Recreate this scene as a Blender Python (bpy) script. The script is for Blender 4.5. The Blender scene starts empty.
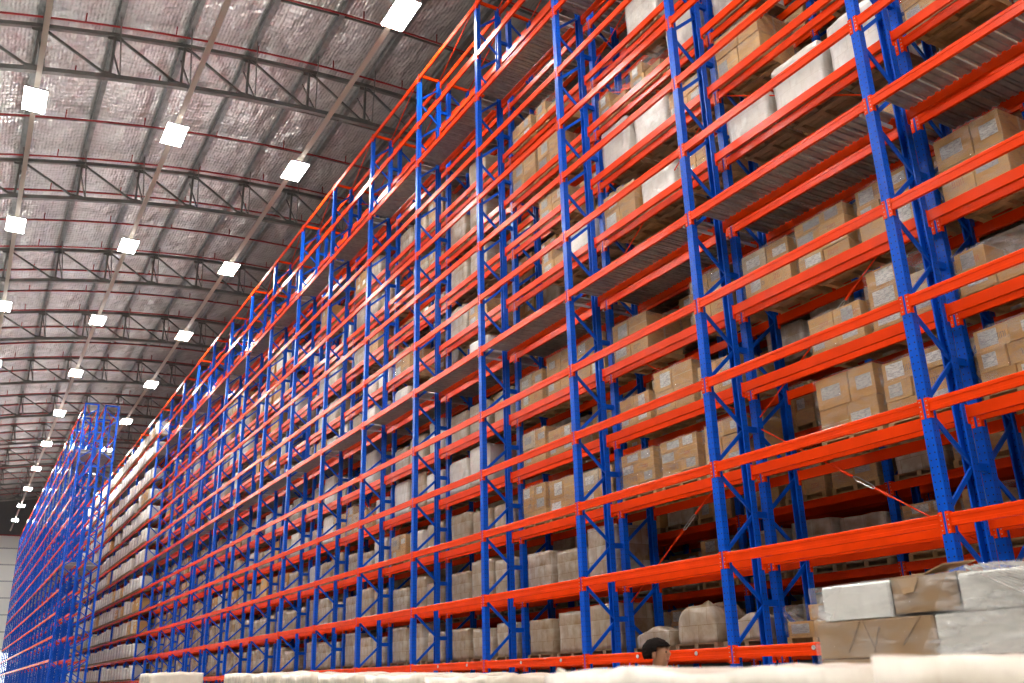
import bpy, bmesh, math, random
from mathutils import Vector, Matrix, noise
random.seed(7)
R = random.Random(11)
scene = bpy.context.scene
COL = scene.collection
EYE = 1.45                      # camera height above the floor
# World frame: X runs down the aisle away from the camera, the racks stand on the right (negative y), Z up.

# ------------------------------------------------------------------ materials
def new_mat(name):
    m = bpy.data.materials.new(name); m.use_nodes = True
    nt = m.node_tree; b = nt.nodes['Principled BSDF']
    return m, nt, b
def N(nt, t, **kw):
    n = nt.nodes.new(t)
    for k, v in kw.items():
        if k in n.inputs.keys() if isinstance(k, str) else False: n.inputs[k].default_value = v
        else: setattr(n, k, v)
    return n
def link(nt, a, b): nt.links.new(a, b)
def val(nt, op, a, b=None, clamp=False):
    n = nt.nodes.new('ShaderNodeMath'); n.operation = op; n.use_clamp = clamp
    for i, v in enumerate((a, b)):
        if v is None: continue
        if isinstance(v, (int, float)): n.inputs[i].default_value = v
        else: nt.links.new(v, n.inputs[i])
    return n.outputs[0]
def mixc(nt, fac, c1, c2):
    n = nt.nodes.new('ShaderNodeMix'); n.data_type = 'RGBA'
    if isinstance(fac, (int, float)): n.inputs[0].default_value = fac
    else: nt.links.new(fac, n.inputs[0])
    for i, c in ((6, c1), (7, c2)):
        if isinstance(c, tuple): n.inputs[i].default_value = (*c, 1)
        else: nt.links.new(c, n.inputs[i])
    return n.outputs[2]
def noise_fac(nt, scale, detail=3, vec=None, stretch=None, lo=.35, hi=.65):
    tc = nt.nodes.new('ShaderNodeTexCoord'); v = tc.outputs['Object'] if vec is None else vec
    if stretch:
        mp = nt.nodes.new('ShaderNodeMapping'); mp.inputs['Scale'].default_value = stretch
        nt.links.new(v, mp.inputs['Vector']); v = mp.outputs[0]
    n = nt.nodes.new('ShaderNodeTexNoise'); n.inputs['Scale'].default_value = scale; n.inputs['Detail'].default_value = detail
    nt.links.new(v, n.inputs['Vector'])
    mr = nt.nodes.new('ShaderNodeMapRange'); mr.inputs[1].default_value = lo; mr.inputs[2].default_value = hi
    nt.links.new(n.outputs[0], mr.inputs[0])
    return mr.outputs[0], n.outputs[0]
def bump(nt, b, h, strength, dist):
    n = nt.nodes.new('ShaderNodeBump'); n.inputs['Strength'].default_value = strength; n.inputs['Distance'].default_value = dist
    nt.links.new(h, n.inputs['Height']); nt.links.new(n.outputs[0], b.inputs['Normal'])
def simple(name, col, rough=.5, metal=0., vary=.0, scale=3., coat=0.):
    m, nt, b = new_mat(name)
    b.inputs['Roughness'].default_value = rough; b.inputs['Metallic'].default_value = metal
    b.inputs['Coat Weight'].default_value = coat
    if vary:
        f, raw = noise_fac(nt, scale)
        c = mixc(nt, f, tuple(x*(1-vary) for x in col), tuple(min(1, x*(1+vary)) for x in col))
        link(nt, c, b.inputs['Base Color'])
    else: b.inputs['Base Color'].default_value = (*col, 1)
    return m

M = {}
M['orange'] = simple('orange_enamel', (.76, .043, .0015), .25, 0, .08, 1.5)
M['blue_plain'] = simple('blue_enamel', (.001, .075, .50), .30, 0, .10, 2.)
for k_ in ('orange', 'blue_plain'): M[k_].node_tree.nodes['Principled BSDF'].inputs['Specular IOR Level'].default_value = .16
# blue post with punched holes
m, nt, b = new_mat('blue_punched_steel'); M['blue'] = m
tc = N(nt, 'ShaderNodeTexCoord'); sp = N(nt, 'ShaderNodeSeparateXYZ'); link(nt, tc.outputs['Object'], sp.inputs[0])
ax = val(nt, 'ABSOLUTE', sp.outputs[0])
fz = val(nt, 'SUBTRACT', val(nt, 'FRACT', val(nt, 'DIVIDE', sp.outputs[2], .09)), .5)
dz = val(nt, 'MULTIPLY', fz, .09)
dx = val(nt, 'SUBTRACT', ax, .036)
d2 = val(nt, 'ADD', val(nt, 'MULTIPLY', dx, dx), val(nt, 'MULTIPLY', dz, dz))
hole = val(nt, 'LESS_THAN', d2, .0105**2)
dy = val(nt, 'SUBTRACT', val(nt, 'ABSOLUTE', sp.outputs[1]), .025)
d3 = val(nt, 'ADD', val(nt, 'MULTIPLY', dy, dy), val(nt, 'MULTIPLY', dz, dz))
hole2 = val(nt, 'MULTIPLY', val(nt, 'LESS_THAN', d3, .0095**2), val(nt, 'GREATER_THAN', ax, .066))
hh = val(nt, 'MAXIMUM', hole, hole2)
f, raw = noise_fac(nt, 2.)
c = mixc(nt, f, (.001, .065, .45), (.002, .085, .56))
link(nt, mixc(nt, hh, c, (.03, .012, .012)), b.inputs['Base Color'])
b.inputs['Roughness'].default_value = .30; b.inputs['Specular IOR Level'].default_value = .16
M['galv'] = simple('galvanised_sheet', (.36, .33, .29), .36, .5, .15, 6.)
M['pale'] = simple('pale_zinc_bar', (.62, .60, .57), .35, .3, .05)
M['zinc'] = simple('bright_zinc', (.55, .55, .53), .3, .8)
M['truss'] = simple('grey_painted_steel', (.135, .135, .125), .5, .2, .15, 1.)
M['purlin'] = simple('galvanised_purlin', (.20, .205, .20), .38, .4, .2, 3.)
M['red_pipe'] = simple('red_pipe_paint', (.30, .012, .012), .4)
M['tray'] = simple('cream_cable_tray', (.52, .47, .38), .5)
M['wood'] = simple('pallet_wood', (.46, .27, .115), .75, 0, .25, 5.)
M['wood_old'] = simple('weathered_pallet_wood', (.30, .185, .10), .8, 0, .25, 5.)
M['label'] = None
m, nt, b = new_mat('printed_paper_label'); M['label'] = m
f, raw = noise_fac(nt, 9., 3, stretch=(2, 2, 7), lo=.50, hi=.54)
oi = N(nt, 'ShaderNodeObjectInfo')
pale = mixc(nt, oi.outputs['Random'], (.74, .72, .66), (.33, .31, .29))
link(nt, mixc(nt, val(nt, 'MULTIPLY', f, .45), pale, (.16, .15, .17)), b.inputs['Base Color']); b.inputs['Roughness'].default_value = .35
M['print_red'] = simple('red_carton_print', (.42, .045, .03), .6)
M['print_blue'] = simple('dark_carton_print', (.09, .11, .16), .6)
M['tape'] = simple('clear_packing_tape', (.62, .50, .33), .22)

def carton_mat(name, c1, c2):
    m, nt, b = new_mat(name)
    oi = N(nt, 'ShaderNodeObjectInfo')
    base = mixc(nt, oi.outputs['Random'], c1, c2)
    f, raw = noise_fac(nt, 2.5)
    link(nt, mixc(nt, val(nt, 'MULTIPLY', f, .35), base, tuple(x*.7 for x in c1)), b.inputs['Base Color'])
    b.inputs['Roughness'].default_value = .6
    return m
M['carton'] = carton_mat('brown_cardboard', (.50, .26, .075), (.66, .38, .14))
M['carton_pale'] = carton_mat('pale_cardboard', (.55, .42, .27), (.66, .55, .40))
M['carton_white'] = carton_mat('white_cardboard', (.92, .89, .82), (.96, .94, .88))
M['carton_dark'] = carton_mat('tan_cardboard', (.36, .215, .10), (.42, .26, .13))

def film_mat(name, alo, ahi, scale, col=(.93, .90, .86)):
    m, nt, b = new_mat(name)
    b.inputs['Base Color'].default_value = (*col, 1); b.inputs['Roughness'].default_value = .16
    f, raw = noise_fac(nt, scale, 4, stretch=(1, 1, 2.6), lo=.42, hi=.68)
    mr = N(nt, 'ShaderNodeMapRange'); mr.inputs[3].default_value = alo; mr.inputs[4].default_value = ahi
    link(nt, f, mr.inputs[0]); link(nt, mr.outputs[0], b.inputs['Alpha'])
    f2, raw2 = noise_fac(nt, scale*2.2, 5, stretch=(1, 1, 3.5))
    bump(nt, b, raw2, .9, .04)
    return m
M['film'] = film_mat('clear_stretch_film', .03, .26, 5.)
M['film_sheet'] = film_mat('drawn_stretch_film', .05, .38, 5., (.98, .97, .95))
M['film_dense'] = film_mat('heavy_stretch_film', .25, .85, 3.)
def wrapped(name, c1, c2, c3, bs=.5):
    m, nt, b = new_mat(name)
    oi = N(nt, 'ShaderNodeObjectInfo')
    base = mixc(nt, oi.outputs['Random'], c1, c2)
    tc = N(nt, 'ShaderNodeTexCoord'); sp = N(nt, 'ShaderNodeSeparateXYZ'); link(nt, tc.outputs['Object'], sp.inputs[0])
    cb = N(nt, 'ShaderNodeCombineXYZ'); link(nt, val(nt, 'ADD', sp.outputs[0], val(nt, 'MULTIPLY', sp.outputs[1], .7)), cb.inputs[0]); link(nt, sp.outputs[2], cb.inputs[1])
    br = N(nt, 'ShaderNodeTexBrick'); br.inputs['Scale'].default_value = 1.; br.inputs['Brick Width'].default_value = .47; br.inputs['Row Height'].default_value = .31; br.inputs['Mortar Size'].default_value = .004
    br.inputs['Color1'].default_value = (0, 0, 0, 1); br.inputs['Color2'].default_value = (.75, .75, .75, 1); br.inputs['Mortar'].default_value = (.9, .9, .9, 1)
    link(nt, cb.outputs[0], br.inputs['Vector'])
    f, raw = noise_fac(nt, 3., 4, lo=.4, hi=.62)
    fac = val(nt, 'MULTIPLY', val(nt, 'ADD', val(nt, 'MULTIPLY', f, .6), br.outputs['Color']), bs, True)
    link(nt, mixc(nt, fac, base, c3), b.inputs['Base Color'])
    b.inputs['Roughness'].default_value = .24
    f2, raw2 = noise_fac(nt, 4.5, 3, stretch=(1.6, 1.6, .8))
    bump(nt, b, raw2, .55, .06)
    return m
M['wrap_beige'] = wrapped('film_over_beige_goods', (.46, .38, .28), (.62, .57, .50), (.26, .16, .075), .8)
M['wrap_white'] = wrapped('film_over_white_goods', (.66, .62, .57), (.82, .79, .75), (.46, .36, .26), .45)
M['wrap_near'] = wrapped('white_film_bundle', (.80, .70, .58), (.88, .80, .70), (.66, .52, .38), .25)

# foil under the roof
m, nt, b = new_mat('reflective_foil_insulation'); M['foil'] = m
tc = N(nt, 'ShaderNodeTexCoord')
f, raw = noise_fac(nt, .8, 4, lo=.3, hi=.7)
link(nt, mixc(nt, f, (.86, .86, .81), (.96, .96, .92)), b.inputs['Base Color'])
b.inputs['Metallic'].default_value = .55; b.inputs['Roughness'].default_value = .27
wv = N(nt, 'ShaderNodeTexWave'); wv.bands_direction = 'X'; wv.inputs['Scale'].default_value = 1.1; wv.inputs['Distortion'].default_value = .6
link(nt, tc.outputs['Object'], wv.inputs['Vector'])
wv2 = N(nt, 'ShaderNodeTexWave'); wv2.bands_direction = 'Y'; wv2.inputs['Scale'].default_value = 2.4; wv2.inputs['Distortion'].default_value = 1.5
link(nt, tc.outputs['Object'], wv2.inputs['Vector'])
f3, raw3 = noise_fac(nt, .9, 3, stretch=(1, 1.6, 1))
hgt = val(nt, 'ADD', val(nt, 'ADD', val(nt, 'MULTIPLY', wv.outputs[1], .16), val(nt, 'MULTIPLY', wv2.outputs[1], .10)), val(nt, 'MULTIPLY', raw3, 3.2))
bump(nt, b, hgt, .65, .12)
m, nt, b = new_mat('polished_concrete'); M['floor'] = m
f, raw = noise_fac(nt, .4, 5)
link(nt, mixc(nt, f, (.36, .35, .33), (.46, .45, .43)), b.inputs['Base Color']); b.inputs['Roughness'].default_value = .35
m, nt, b = new_mat('pale_wall_cladding'); M['wall'] = m
tc = N(nt, 'ShaderNodeTexCoord'); sp = N(nt, 'ShaderNodeSeparateXYZ'); link(nt, tc.outputs['Object'], sp.inputs[0])
gz = val(nt, 'LESS_THAN', val(nt, 'FRACT', val(nt, 'DIVIDE', sp.outputs[2], 2.05)), .08)
link(nt, mixc(nt, gz, (.66, .66, .62), (.30, .31, .31)), b.inputs['Base Color']); b.inputs['Roughness'].default_value = .5
M['wall_dark'] = simple('dark_grey_cladding', (.10, .10, .098), .6)
M['pillar'] = simple('white_pillar_paint', (.82, .82, .78), .5)
M['housing'] = simple('lamp_housing', (.45, .45, .44), .4, .5)
def emit(name, col, s):
    m, nt, b = new_mat(name)
    b.inputs['Base Color'].default_value = (*col, 1); b.inputs['Emission Color'].default_value = (*col, 1); b.inputs['Emission Strength'].default_value = s
    return m
LAMP = 170.
M['lamp'] = emit('lit_lamp_diffuser', (1, .975, .93), LAMP)
M['ceiling_fill'] = emit('added_ceiling_glow', (1, .985, .95), 46.)  # glow added to brighten the foil ceiling
M['daylight'] = emit('daylit_dock_opening', (.92, .97, 1), 3.0)
M['skin'] = simple('skin', (.42, .20, .11), .5)
M['hair'] = simple('black_hair', (.010, .007, .006), .85)
M['hair'].node_tree.nodes['Principled BSDF'].inputs['Specular IOR Level'].default_value = .05
M['shirt'] = simple('dark_shirt', (.03, .03, .04), .8)
M['trousers'] = simple('dark_trousers', (.03, .035, .05), .8)
M['shoe'] = simple('dark_shoe', (.02, .02, .02), .5)
M['eye'] = simple('eye', (.05, .04, .03), .2)

# ------------------------------------------------------------------ mesh builder
class MB:
    def __init__(s): s.v = []; s.f = []; s.m = []; s.mats = []
    def mi(s, mat):
        if mat not in s.mats: s.mats.append(mat)
        return s.mats.index(mat)
    def box(s, x0, x1, y0, y1, z0, z1, mat):
        if x0 > x1: x0, x1 = x1, x0
        if y0 > y1: y0, y1 = y1, y0
        if z0 > z1: z0, z1 = z1, z0
        n = len(s.v)
        s.v += [(x0,y0,z0),(x1,y0,z0),(x1,y1,z0),(x0,y1,z0),(x0,y0,z1),(x1,y0,z1),(x1,y1,z1),(x0,y1,z1)]
        for q in ((0,3,2,1),(4,5,6,7),(0,1,5,4),(1,2,6,5),(2,3,7,6),(3,0,4,7)):
            s.f.append(tuple(n+i for i in q)); s.m.append(s.mi(mat))
    def bevbox(s, x0, x1, y0, y1, z0, z1, r, mat):      # box with chamfered upright edges and top
        pts = [(x0+r,y0),(x1-r,y0),(x1,y0+r),(x1,y1-r),(x1-r,y1),(x0+r,y1),(x0,y1-r),(x0,y0+r)]
        n = len(s.v); k = 8; i = s.mi(mat)
        inner = [(x0+r if p[0] < (x0+x1)/2 else x1-r, y0+r if p[1] < (y0+y1)/2 else y1-r) for p in pts]
        s.v += [(p[0], p[1], z0) for p in pts] + [(p[0], p[1], z1-r) for p in pts] + [(p[0], p[1], z1) for p in inner]
        for a in range(k):
            b2 = (a+1) % k
            s.f.append((n+a, n+b2, n+k+b2, n+k+a)); s.m.append(i)
            s.f.append((n+k+a, n+k+b2, n+2*k+b2, n+2*k+a)); s.m.append(i)
        s.f.append(tuple(n+a for a in reversed(range(k)))); s.m.append(i)
        s.f.append(tuple(n+2*k+a for a in range(k))); s.m.append(i)
    def prism(s, prof, fn, a, b, mat):                 # extrude closed profile; fn(u,v,t)->xyz
        n = len(s.v); k = len(prof); i = s.mi(mat)
        s.v += [fn(u, v, a) for u, v in prof] + [fn(u, v, b) for u, v in prof]
        for q in range(k):
            r = (q+1) % k
            s.f.append((n+q, n+r, n+k+r, n+k+q)); s.m.append(i)
        s.f.append(tuple(n+q for q in reversed(range(k)))); s.m.append(i)
        s.f.append(tuple(n+k+q for q in range(k))); s.m.append(i)
    def bar(s, p, q, w, h, mat):                       # rectangular bar between two points
        p = Vector(p); q = Vector(q); d = (q-p).normalized()
        up = Vector((0,0,1)) if abs(d.z) < .95 else Vector((1,0,0))
        a = d.cross(up).normalized()*w/2; c = a.cross(d).normalized()*h/2
        n = len(s.v); i = s.mi(mat)
        for o in (p, q):
            for t in (-a-c, a-c, a+c, -a+c): s.v.append(tuple(o+t))
        for k in ((0,3,2,1),(4,5,6,7),(0,1,5,4),(1,2,6,5),(2,3,7,6),(3,0,4,7)):
            s.f.append(tuple(n+j for j in k)); s.m.append(i)
    def tube(s, pts, r, mat, k=6, closed=False):
        n0 = len(s.v); i = s.mi(mat); L = len(pts); pts = [Vector(p) for p in pts]
        for j, p in enumerate(pts):
            d = (pts[min(j+1, L-1)]-pts[max(j-1, 0)]).normalized() if not closed else (pts[(j+1) % L]-pts[j-1]).normalized()
            up = Vector((0,0,1)) if abs(d.z) < .9 else Vector((1,0,0))
            a = d.cross(up).normalized(); c = a.cross(d)
            for t in range(k):
                w = 2*math.pi*t/k; s.v.append(tuple(p+(a*math.cos(w)+c*math.sin(w))*r))
        for j in range(L if closed else L-1):
            for t in range(k):
                u = (t+1) % k; j2 = (j+1) % L
                s.f.append((n0+j*k+t, n0+j*k+u, n0+j2*k+u, n0+j2*k+t)); s.m.append(i)
        if not closed:
            s.f.append(tuple(n0+t for t in reversed(range(k)))); s.m.append(i)
            s.f.append(tuple(n0+(L-1)*k+t for t in range(k))); s.m.append(i)
    def merge(s, o, off=(0,0,0)):
        n = len(s.v); mp = [s.mi(x) for x in o.mats]
        s.v += [(a+off[0], b+off[1], c+off[2]) for a, b, c in o.v]
        s.f += [tuple(n+i for i in q) for q in o.f]; s.m += [mp[i] for i in o.m]
    def mesh(s, name, smooth=False):
        me = bpy.data.meshes.new(name); me.from_pydata(s.v, [], s.f)
        for mt in s.mats: me.materials.append(M[mt])
        me.polygons.foreach_set('material_index', s.m)
        if smooth: me.polygons.foreach_set('use_smooth', [True]*len(s.f))
        me.update(); return me
def fixn(me):
    bm = bmesh.new(); bm.from_mesh(me); bmesh.ops.recalc_face_normals(bm, faces=bm.faces); bm.to_mesh(me); bm.free(); return me
def obj(name, me, parent=None, loc=(0,0,0), rz=0):
    if isinstance(me, MB): me = fixn(me.mesh(name))
    o = bpy.data.objects.new(name, me); COL.objects.link(o); o.location = loc
    if rz: o.rotation_euler.z = rz
    if parent is not None: o.parent = parent
    return o
def tag(o, label=None, cat=None, group=None, kind=None):
    if label: o['label'] = label
    if cat: o['category'] = cat
    if group: o['group'] = group
    if kind: o['kind'] = kind
    return o
def thing(name, label, cat, loc=(0,0,0), group=None):
    o = bpy.data.objects.new(name, None); COL.objects.link(o); o.location = loc; o.empty_display_size = .3
    return tag(o, label, cat, group)
def copy_tree(o, parent=None):
    c = o.copy(); COL.objects.link(c); c.parent = parent
    for ch in o.children: copy_tree(ch, c)
    return c
ORD = ['first','second','third','fourth','fifth','sixth','seventh','eighth','ninth','tenth','eleventh','twelfth','thirteenth',
       'fourteenth','fifteenth','sixteenth','seventeenth','eighteenth','nineteenth','twentieth','twenty-first','twenty-second',
       'twenty-third','twenty-fourth','twenty-fifth','twenty-sixth','twenty-seventh','twenty-eighth','twenty-ninth','thirtieth']

# ------------------------------------------------------------------ camera (measured from the racking's vanishing points)
cam = bpy.data.cameras.new('camera'); cam.sensor_width = 36; cam.lens = 918.47/1024*36; cam.clip_end = 400; cam.clip_start = .05
camo = bpy.data.objects.new('camera', cam); COL.objects.link(camo)
F_ = Vector((.80909549, -.47741846, .3426895)); R_ = Vector((-.5002043, -.86555069, -.02485293)); U_ = Vector((-.30848038, .15130637, .93911993))
camo.matrix_world = Matrix(((R_.x, U_.x, -F_.x, 0), (R_.y, U_.y, -F_.y, 0), (R_.z, U_.z, -F_.z, EYE), (0,0,0,1)))
cam.dof.use_dof = True; cam.dof.focus_distance = 14; cam.dof.aperture_fstop = 2.8
scene.camera = camo
def in_frame(p, margin=60):
    v = Vector(p)-Vector((0,0,EYE)); d = v.dot(F_)
    if d < .5: return None
    x = 512+918.47*v.dot(R_)/d; y = 341.5-918.47*v.dot(U_)/d
    return (x, y, d) if -margin < x < 1024+margin and -margin < y < 683+margin else None

# ------------------------------------------------------------------ racking
BAY = 3.9; X0 = 7.0
LV = [EYE+z for z in (.26, 1.64, 3.06, 4.47, 5.88, 7.54, 8.92, 10.38, 11.75, 13.15, 14.89, 16.24, 17.96)]
TOP = LV[-1]+.10
DECKS = (5, 10)
def post_mesh(open_dir):       # C-section; web on the side away from open_dir; profile centred on origin, z from 0
    w, d, t, l = .07, .06, .008, .025
    P = [(-w,-d),(w,-d),(w,d),(w-l,d),(w-l,d-t),(w-t,d-t),(w-t,-d+t),(-w+t,-d+t),(-w+t,d-t),(-w+l,d-t),(-w+l,d),(-w,d)]
    mb = MB(); mb.prism([(x, y*open_dir) for x, y in P], lambda u, v, t_: (u, v, t_), 0, TOP, 'blue')
    mb.box(-.10, .10, -.09, .09, 0, .012, 'blue')
    return fixn(mb.mesh('upright_post'))
POST = {1: post_mesh(1), -1: post_mesh(-1)}
def beam_profile():            # y outwards 0..-, z height; stepped box section
    h = .078
    return [(0,-h),(.050,-h),(.050,-h+.045),(.044,-h+.05),(.044,h-.055),(.050,h-.05),(.050,h-.012),(.042,h),(0,h)]
def beam_mb(facing, mb=None, x0=0., y=0., z=0.):
    mb = mb or MB()
    mb.prism([(u, v) for u, v in beam_profile()], lambda u, v, t: (t, y+facing*(u-.045), z+v), x0+.072, x0+BAY-.072, 'orange')
    return mb
def conn_mb(facing, mb=None, x0=0., y=0., z=0., far=True):
    mb = mb or MB()
    for s, xx in ((1, x0), (-1, x0+BAY)):
        a = xx+s*.018; bb = xx+s*.078
        mb.box(a, bb, y+facing*.0, y+facing*.009, z-.16, z+.10, 'orange')
        mb.box(xx+s*.072, xx+s*.080, y+facing*.009, y-facing*.055, z-.16, z+.10, 'orange')
    return mb
BEAM = {s: fixn(beam_mb(s).mesh('beam')) for s in (1, -1)}
def conn_one(facing, s):
    mb = MB()
    mb.box(s*.018, s*.078, 0, facing*.009, -.16, .10, 'orange'); mb.box(s*.072, s*.080, facing*.009, -facing*.055, -.16, .10, 'orange')
    for zz in (-.12, -.06, .0, .06): mb.box(s*.040, s*.056, facing*.009, facing*.012, zz-.006, zz+.006, 'galv')
    return fixn(mb.mesh('beam_connector'))
CONN = {(f, s): conn_one(f, s) for f in (1, -1) for s in (1, -1)}
NODE = LV[4]; STEP = 1.405
def brace_mb(yf, yr, node_front=True):
    """zig-zag lacing between front post (yf) and rear post (yr)"""
    mb = MB(); a, b2 = (yf-.05, yr+.05) if node_front else (yr+.05, yf-.05)
    k = -4
    while True:
        z = NODE+k*STEP; k += 1
        if z < .3: continue
        if z > TOP-.1: break
        z2 = z+STEP/2
        if z2 < TOP-.1: mb.bar((0, a, z+.05), (0, b2, z2-.03), .032, .06, 'blue_plain')
        if z2+STEP/2 < TOP-.1: mb.bar((0, b2, z2+.03), (0, a, z+STEP-.05), .032, .06, 'blue_plain')
    return mb
def deck_mb(yf, yr, n=13):
    """row of folded galvanised deck panels resting on the beams"""
    mb = MB(); L = BAY-.18; w = L/n
    for i in range(n):
        a = -L/2+i*w; e = a+w-.030
        z = .040
        prof = [(a,0),(a,.035),(e,.035),(e,0),(e-.03,0),(e-.035,.026),((a+e)/2+.04,.026),((a+e)/2+.03,0),((a+e)/2-.03,0),((a+e)/2-.04,.026),(a+.035,.026),(a+.03,0)]
        mb.prism(prof, lambda u, v, t: (u, t, z+v), yr+.062, yf-.062, 'galv')
    return mb
def rod_mb(p, q):
    p = Vector(p); q = Vector(q); m = (p+q)/2; d = (q-p).normalized()
    mb = MB(); a = p.lerp(q, .5)-d*.22; b2 = p.lerp(q, .5)+d*.22
    mb.tube([p, a-d*.3], .014, 'orange'); mb.tube([b2+d*.3, q], .014, 'orange')
    mb.tube([a-d*.3, a], .024, 'orange'); mb.tube([b2, b2+d*.3], .024, 'orange')
    return mb, a, b2, d
def turnbuckle_mb(a, b2, d):
    mb = MB(); up = d.cross(Vector((0,1,0))).normalized()*.025
    mb.tube([a, a+d*.06+up, b2-d*.06+up, b2, b2-d*.06-up, a+d*.06-up], .008, 'zinc', 5, closed=True)
    return mb

def dist_key(x, y, z): return (x*x+y*y+(z-EYE)**2)
def rack_row(name, label, yf, yr, i0, i1, node_front=True, x_start=X0, decks=DECKS, skip_beam=lambda l, i: False, spacer=None, rods=(), cat='pallet rack', bolts=False, group=None, rear_first=False, top_bars=True, tie='orange'):
    """yf: y of the front face, yr: y of the rear face (both negative, yf > yr)"""
    X = lambda i: x_start+BAY*i
    root = thing(name, label, cat, (X(i0), (yf+yr)/2, 0), group)
    off = Vector(root.location)
    def place(nm, me, x, y, z, parent=root):
        return obj(nm, me, parent, Vector((x, y, z))-off)
    # posts
    posts = sorted([(i, s) for i in range(i0, i1+1) for s in (0, 1)], key=lambda t: dist_key(X(t[0]), yf, 8))
    rest = MB()
    bm_l = brace_mb(yf-.0, yr, node_front)
    brace = MB(); brace.merge(bm_l, (0, -(yf+yr)/2, 0)); brace = fixn(brace.mesh('lacing'))
    for k, (i, s) in enumerate(posts):
        y = yf-.06 if s == 0 else yr+.06
        me = POST[-1 if s == 0 else 1]
        place('upright_post', me, X(i), y, 0)
    for i in range(i0, i1+1): place('diagonal_lacing', brace, X(i), (yf+yr)/2, 0)
    # beams
    todo = []
    for i in range(i0, i1):
        for l in range(13):
            if skip_beam(l, i): continue
            for s in (0, 1):
                c = (X(i)+BAY/2, yf if s == 0 else yr, LV[l])
                vis = in_frame(c, 150)
                d = dist_key(*c)+(0 if vis else 1e6)+(60 if s else 0)
                todo.append((d, i, l, s))
    todo.sort()
    rest = MB()
    for k, (d, i, l, s) in enumerate(todo):
        f = 1 if s == 0 else -1; y = yf if s == 0 else yr
        if k < 100:
            b = place('load_beam', BEAM[f], X(i), y+f*.0, LV[l])
            for sx, xo in ((1, 0), (-1, BAY)):
                obj('beam_connector', CONN[(f, sx)], b, (xo, 0, 0))
            if l == 0 and s == 0 and bolts:
                mb = MB()
                for xo in (.8, 2.3): mb.tube([(xo, .004, .01), (xo, .016, .01)], .032, 'pale', 8)
                obj('bolt_cover', mb, b)
        else:
            beam_mb(f, rest, X(i)-off.x, y-off.y, LV[l]); conn_mb(f, rest, X(i)-off.x, y-off.y, LV[l])
    if rest.v: tag(obj('load_beam', rest, root), kind='stuff')
    # decks
    dm = MB(); dm.merge(deck_mb(yf, yr), (0, -(yf+yr)/2, 0)); dm = fixn(dm.mesh('deck_panel')) if decks else None
    sup = MB(); sup.box(-.02, .02, yr-(yf+yr)/2+.1, yf-(yf+yr)/2-.02, -.12, -.08, 'pale'); sup = fixn(sup.mesh('support_bar'))
    for l in decks:
        for i in range(i0, i1):
            place('deck_panel', dm, X(i)+BAY/2, (yf+yr)/2, LV[l])
            if i < i0+14: place('support_bar', sup, X(i)+.16, (yf+yr)/2, LV[l])
    # orange tie across the top of each frame
    if top_bars:
        tm = MB(); tm.box(-.03, .03, yr-(yf+yr)/2+.02, yf-(yf+yr)/2-.02, -.045, .045, tie); tm = fixn(tm.mesh('top_tie'))
        for i in range(i0, i1+1): place('top_tie', tm, X(i), (yf+yr)/2, TOP+.045)
        g = MB()
        for i in range(i0, i1): g.tube([(X(i)-off.x, yf-.05-off.y, TOP+.02), (X(i+1)-off.x, yr+.05-off.y, TOP+.02)], .018, 'orange', 5)
        obj('plan_bracing', g, root)
    if spacer is not None:
        sm = MB(); sm.box(-.03, .03, 0, spacer-yf, -.05, .05, 'blue_plain'); sme = fixn(sm.mesh('row_spacer'))
        sp_ = sorted(((0 if in_frame((X(i), yf, LV[l]+.72), 60) else 1e6)+dist_key(X(i), yf, LV[l]), i, l) for i in range(i0, i1+1) for l in range(12))
        rs = MB()
        for k, (d, i, l) in enumerate(sp_):
            if k < 100: place('row_spacer', sme, X(i), yf, LV[l]+.72)
            else: rs.merge(sm, Vector((X(i), yf, LV[l]+.72))-off)
        if rs.v: tag(obj('row_spacer', rs, root), kind='stuff')
    for (ia, za, ib, zb) in rods:
        y = yf-.08
        p = Vector((X(ia), y, za+EYE))-off; q = Vector((X(ib), y, zb+EYE))-off
        mb, a, b2, d = rod_mb(p, q); r = obj('tension_rod', mb, root)
        obj('turnbuckle', turnbuckle_mb(a, b2, d), r)
    return root
Y1, Y1r = -10.11, -10.90
Y2, Y2r = -11.13, -11.97
Y3, Y3r = -14.30, -15.12
rods = []
for c in (1, 5, 9, 13):
    for zc, up in ((3.9, 2.65), (10.5, 2.45), (15.6, 1.9)):
        for s in (-1, 1):
            rods += [(c, zc+.06, c+s, zc+up), (c, zc-.06, c+s, zc-up)]
rack_row('pallet_rack', 'front row of tall blue and orange pallet racking, its near shelves standing empty', Y1, Y1r, -2, 30, True, bolts=True)
rack_row('pallet_rack', 'second row of pallet racking right behind the front row, loaded with wrapped cartons', Y2, Y2r, -2, 30, False, spacer=Y1r, rods=rods)
rack_row('pallet_rack', 'rearmost row of pallet racking, dim, seen across a dark aisle through the front rows', Y3, Y3r, -1, 24, True, decks=(), top_bars=False)

Y4, Y4r = -15.40, -16.20
rack_row('pallet_rack', 'hidden racking row backing onto the rearmost visible row', Y4, Y4r, -1, 20, True, decks=(), top_bars=False)
XB = 66.1
rack_row('pallet_rack', 'leftmost far rack row, empty, its blue end frame standing closest to the aisle', -5.30, -6.23, 0, 17, True, x_start=XB, tie='blue_plain')
rack_row('pallet_rack', 'far blue rack row on the left, behind and tied to the leftmost empty one', -6.56, -7.52, 0, 17, False, x_start=XB, spacer=-6.23, tie='blue_plain')

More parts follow.
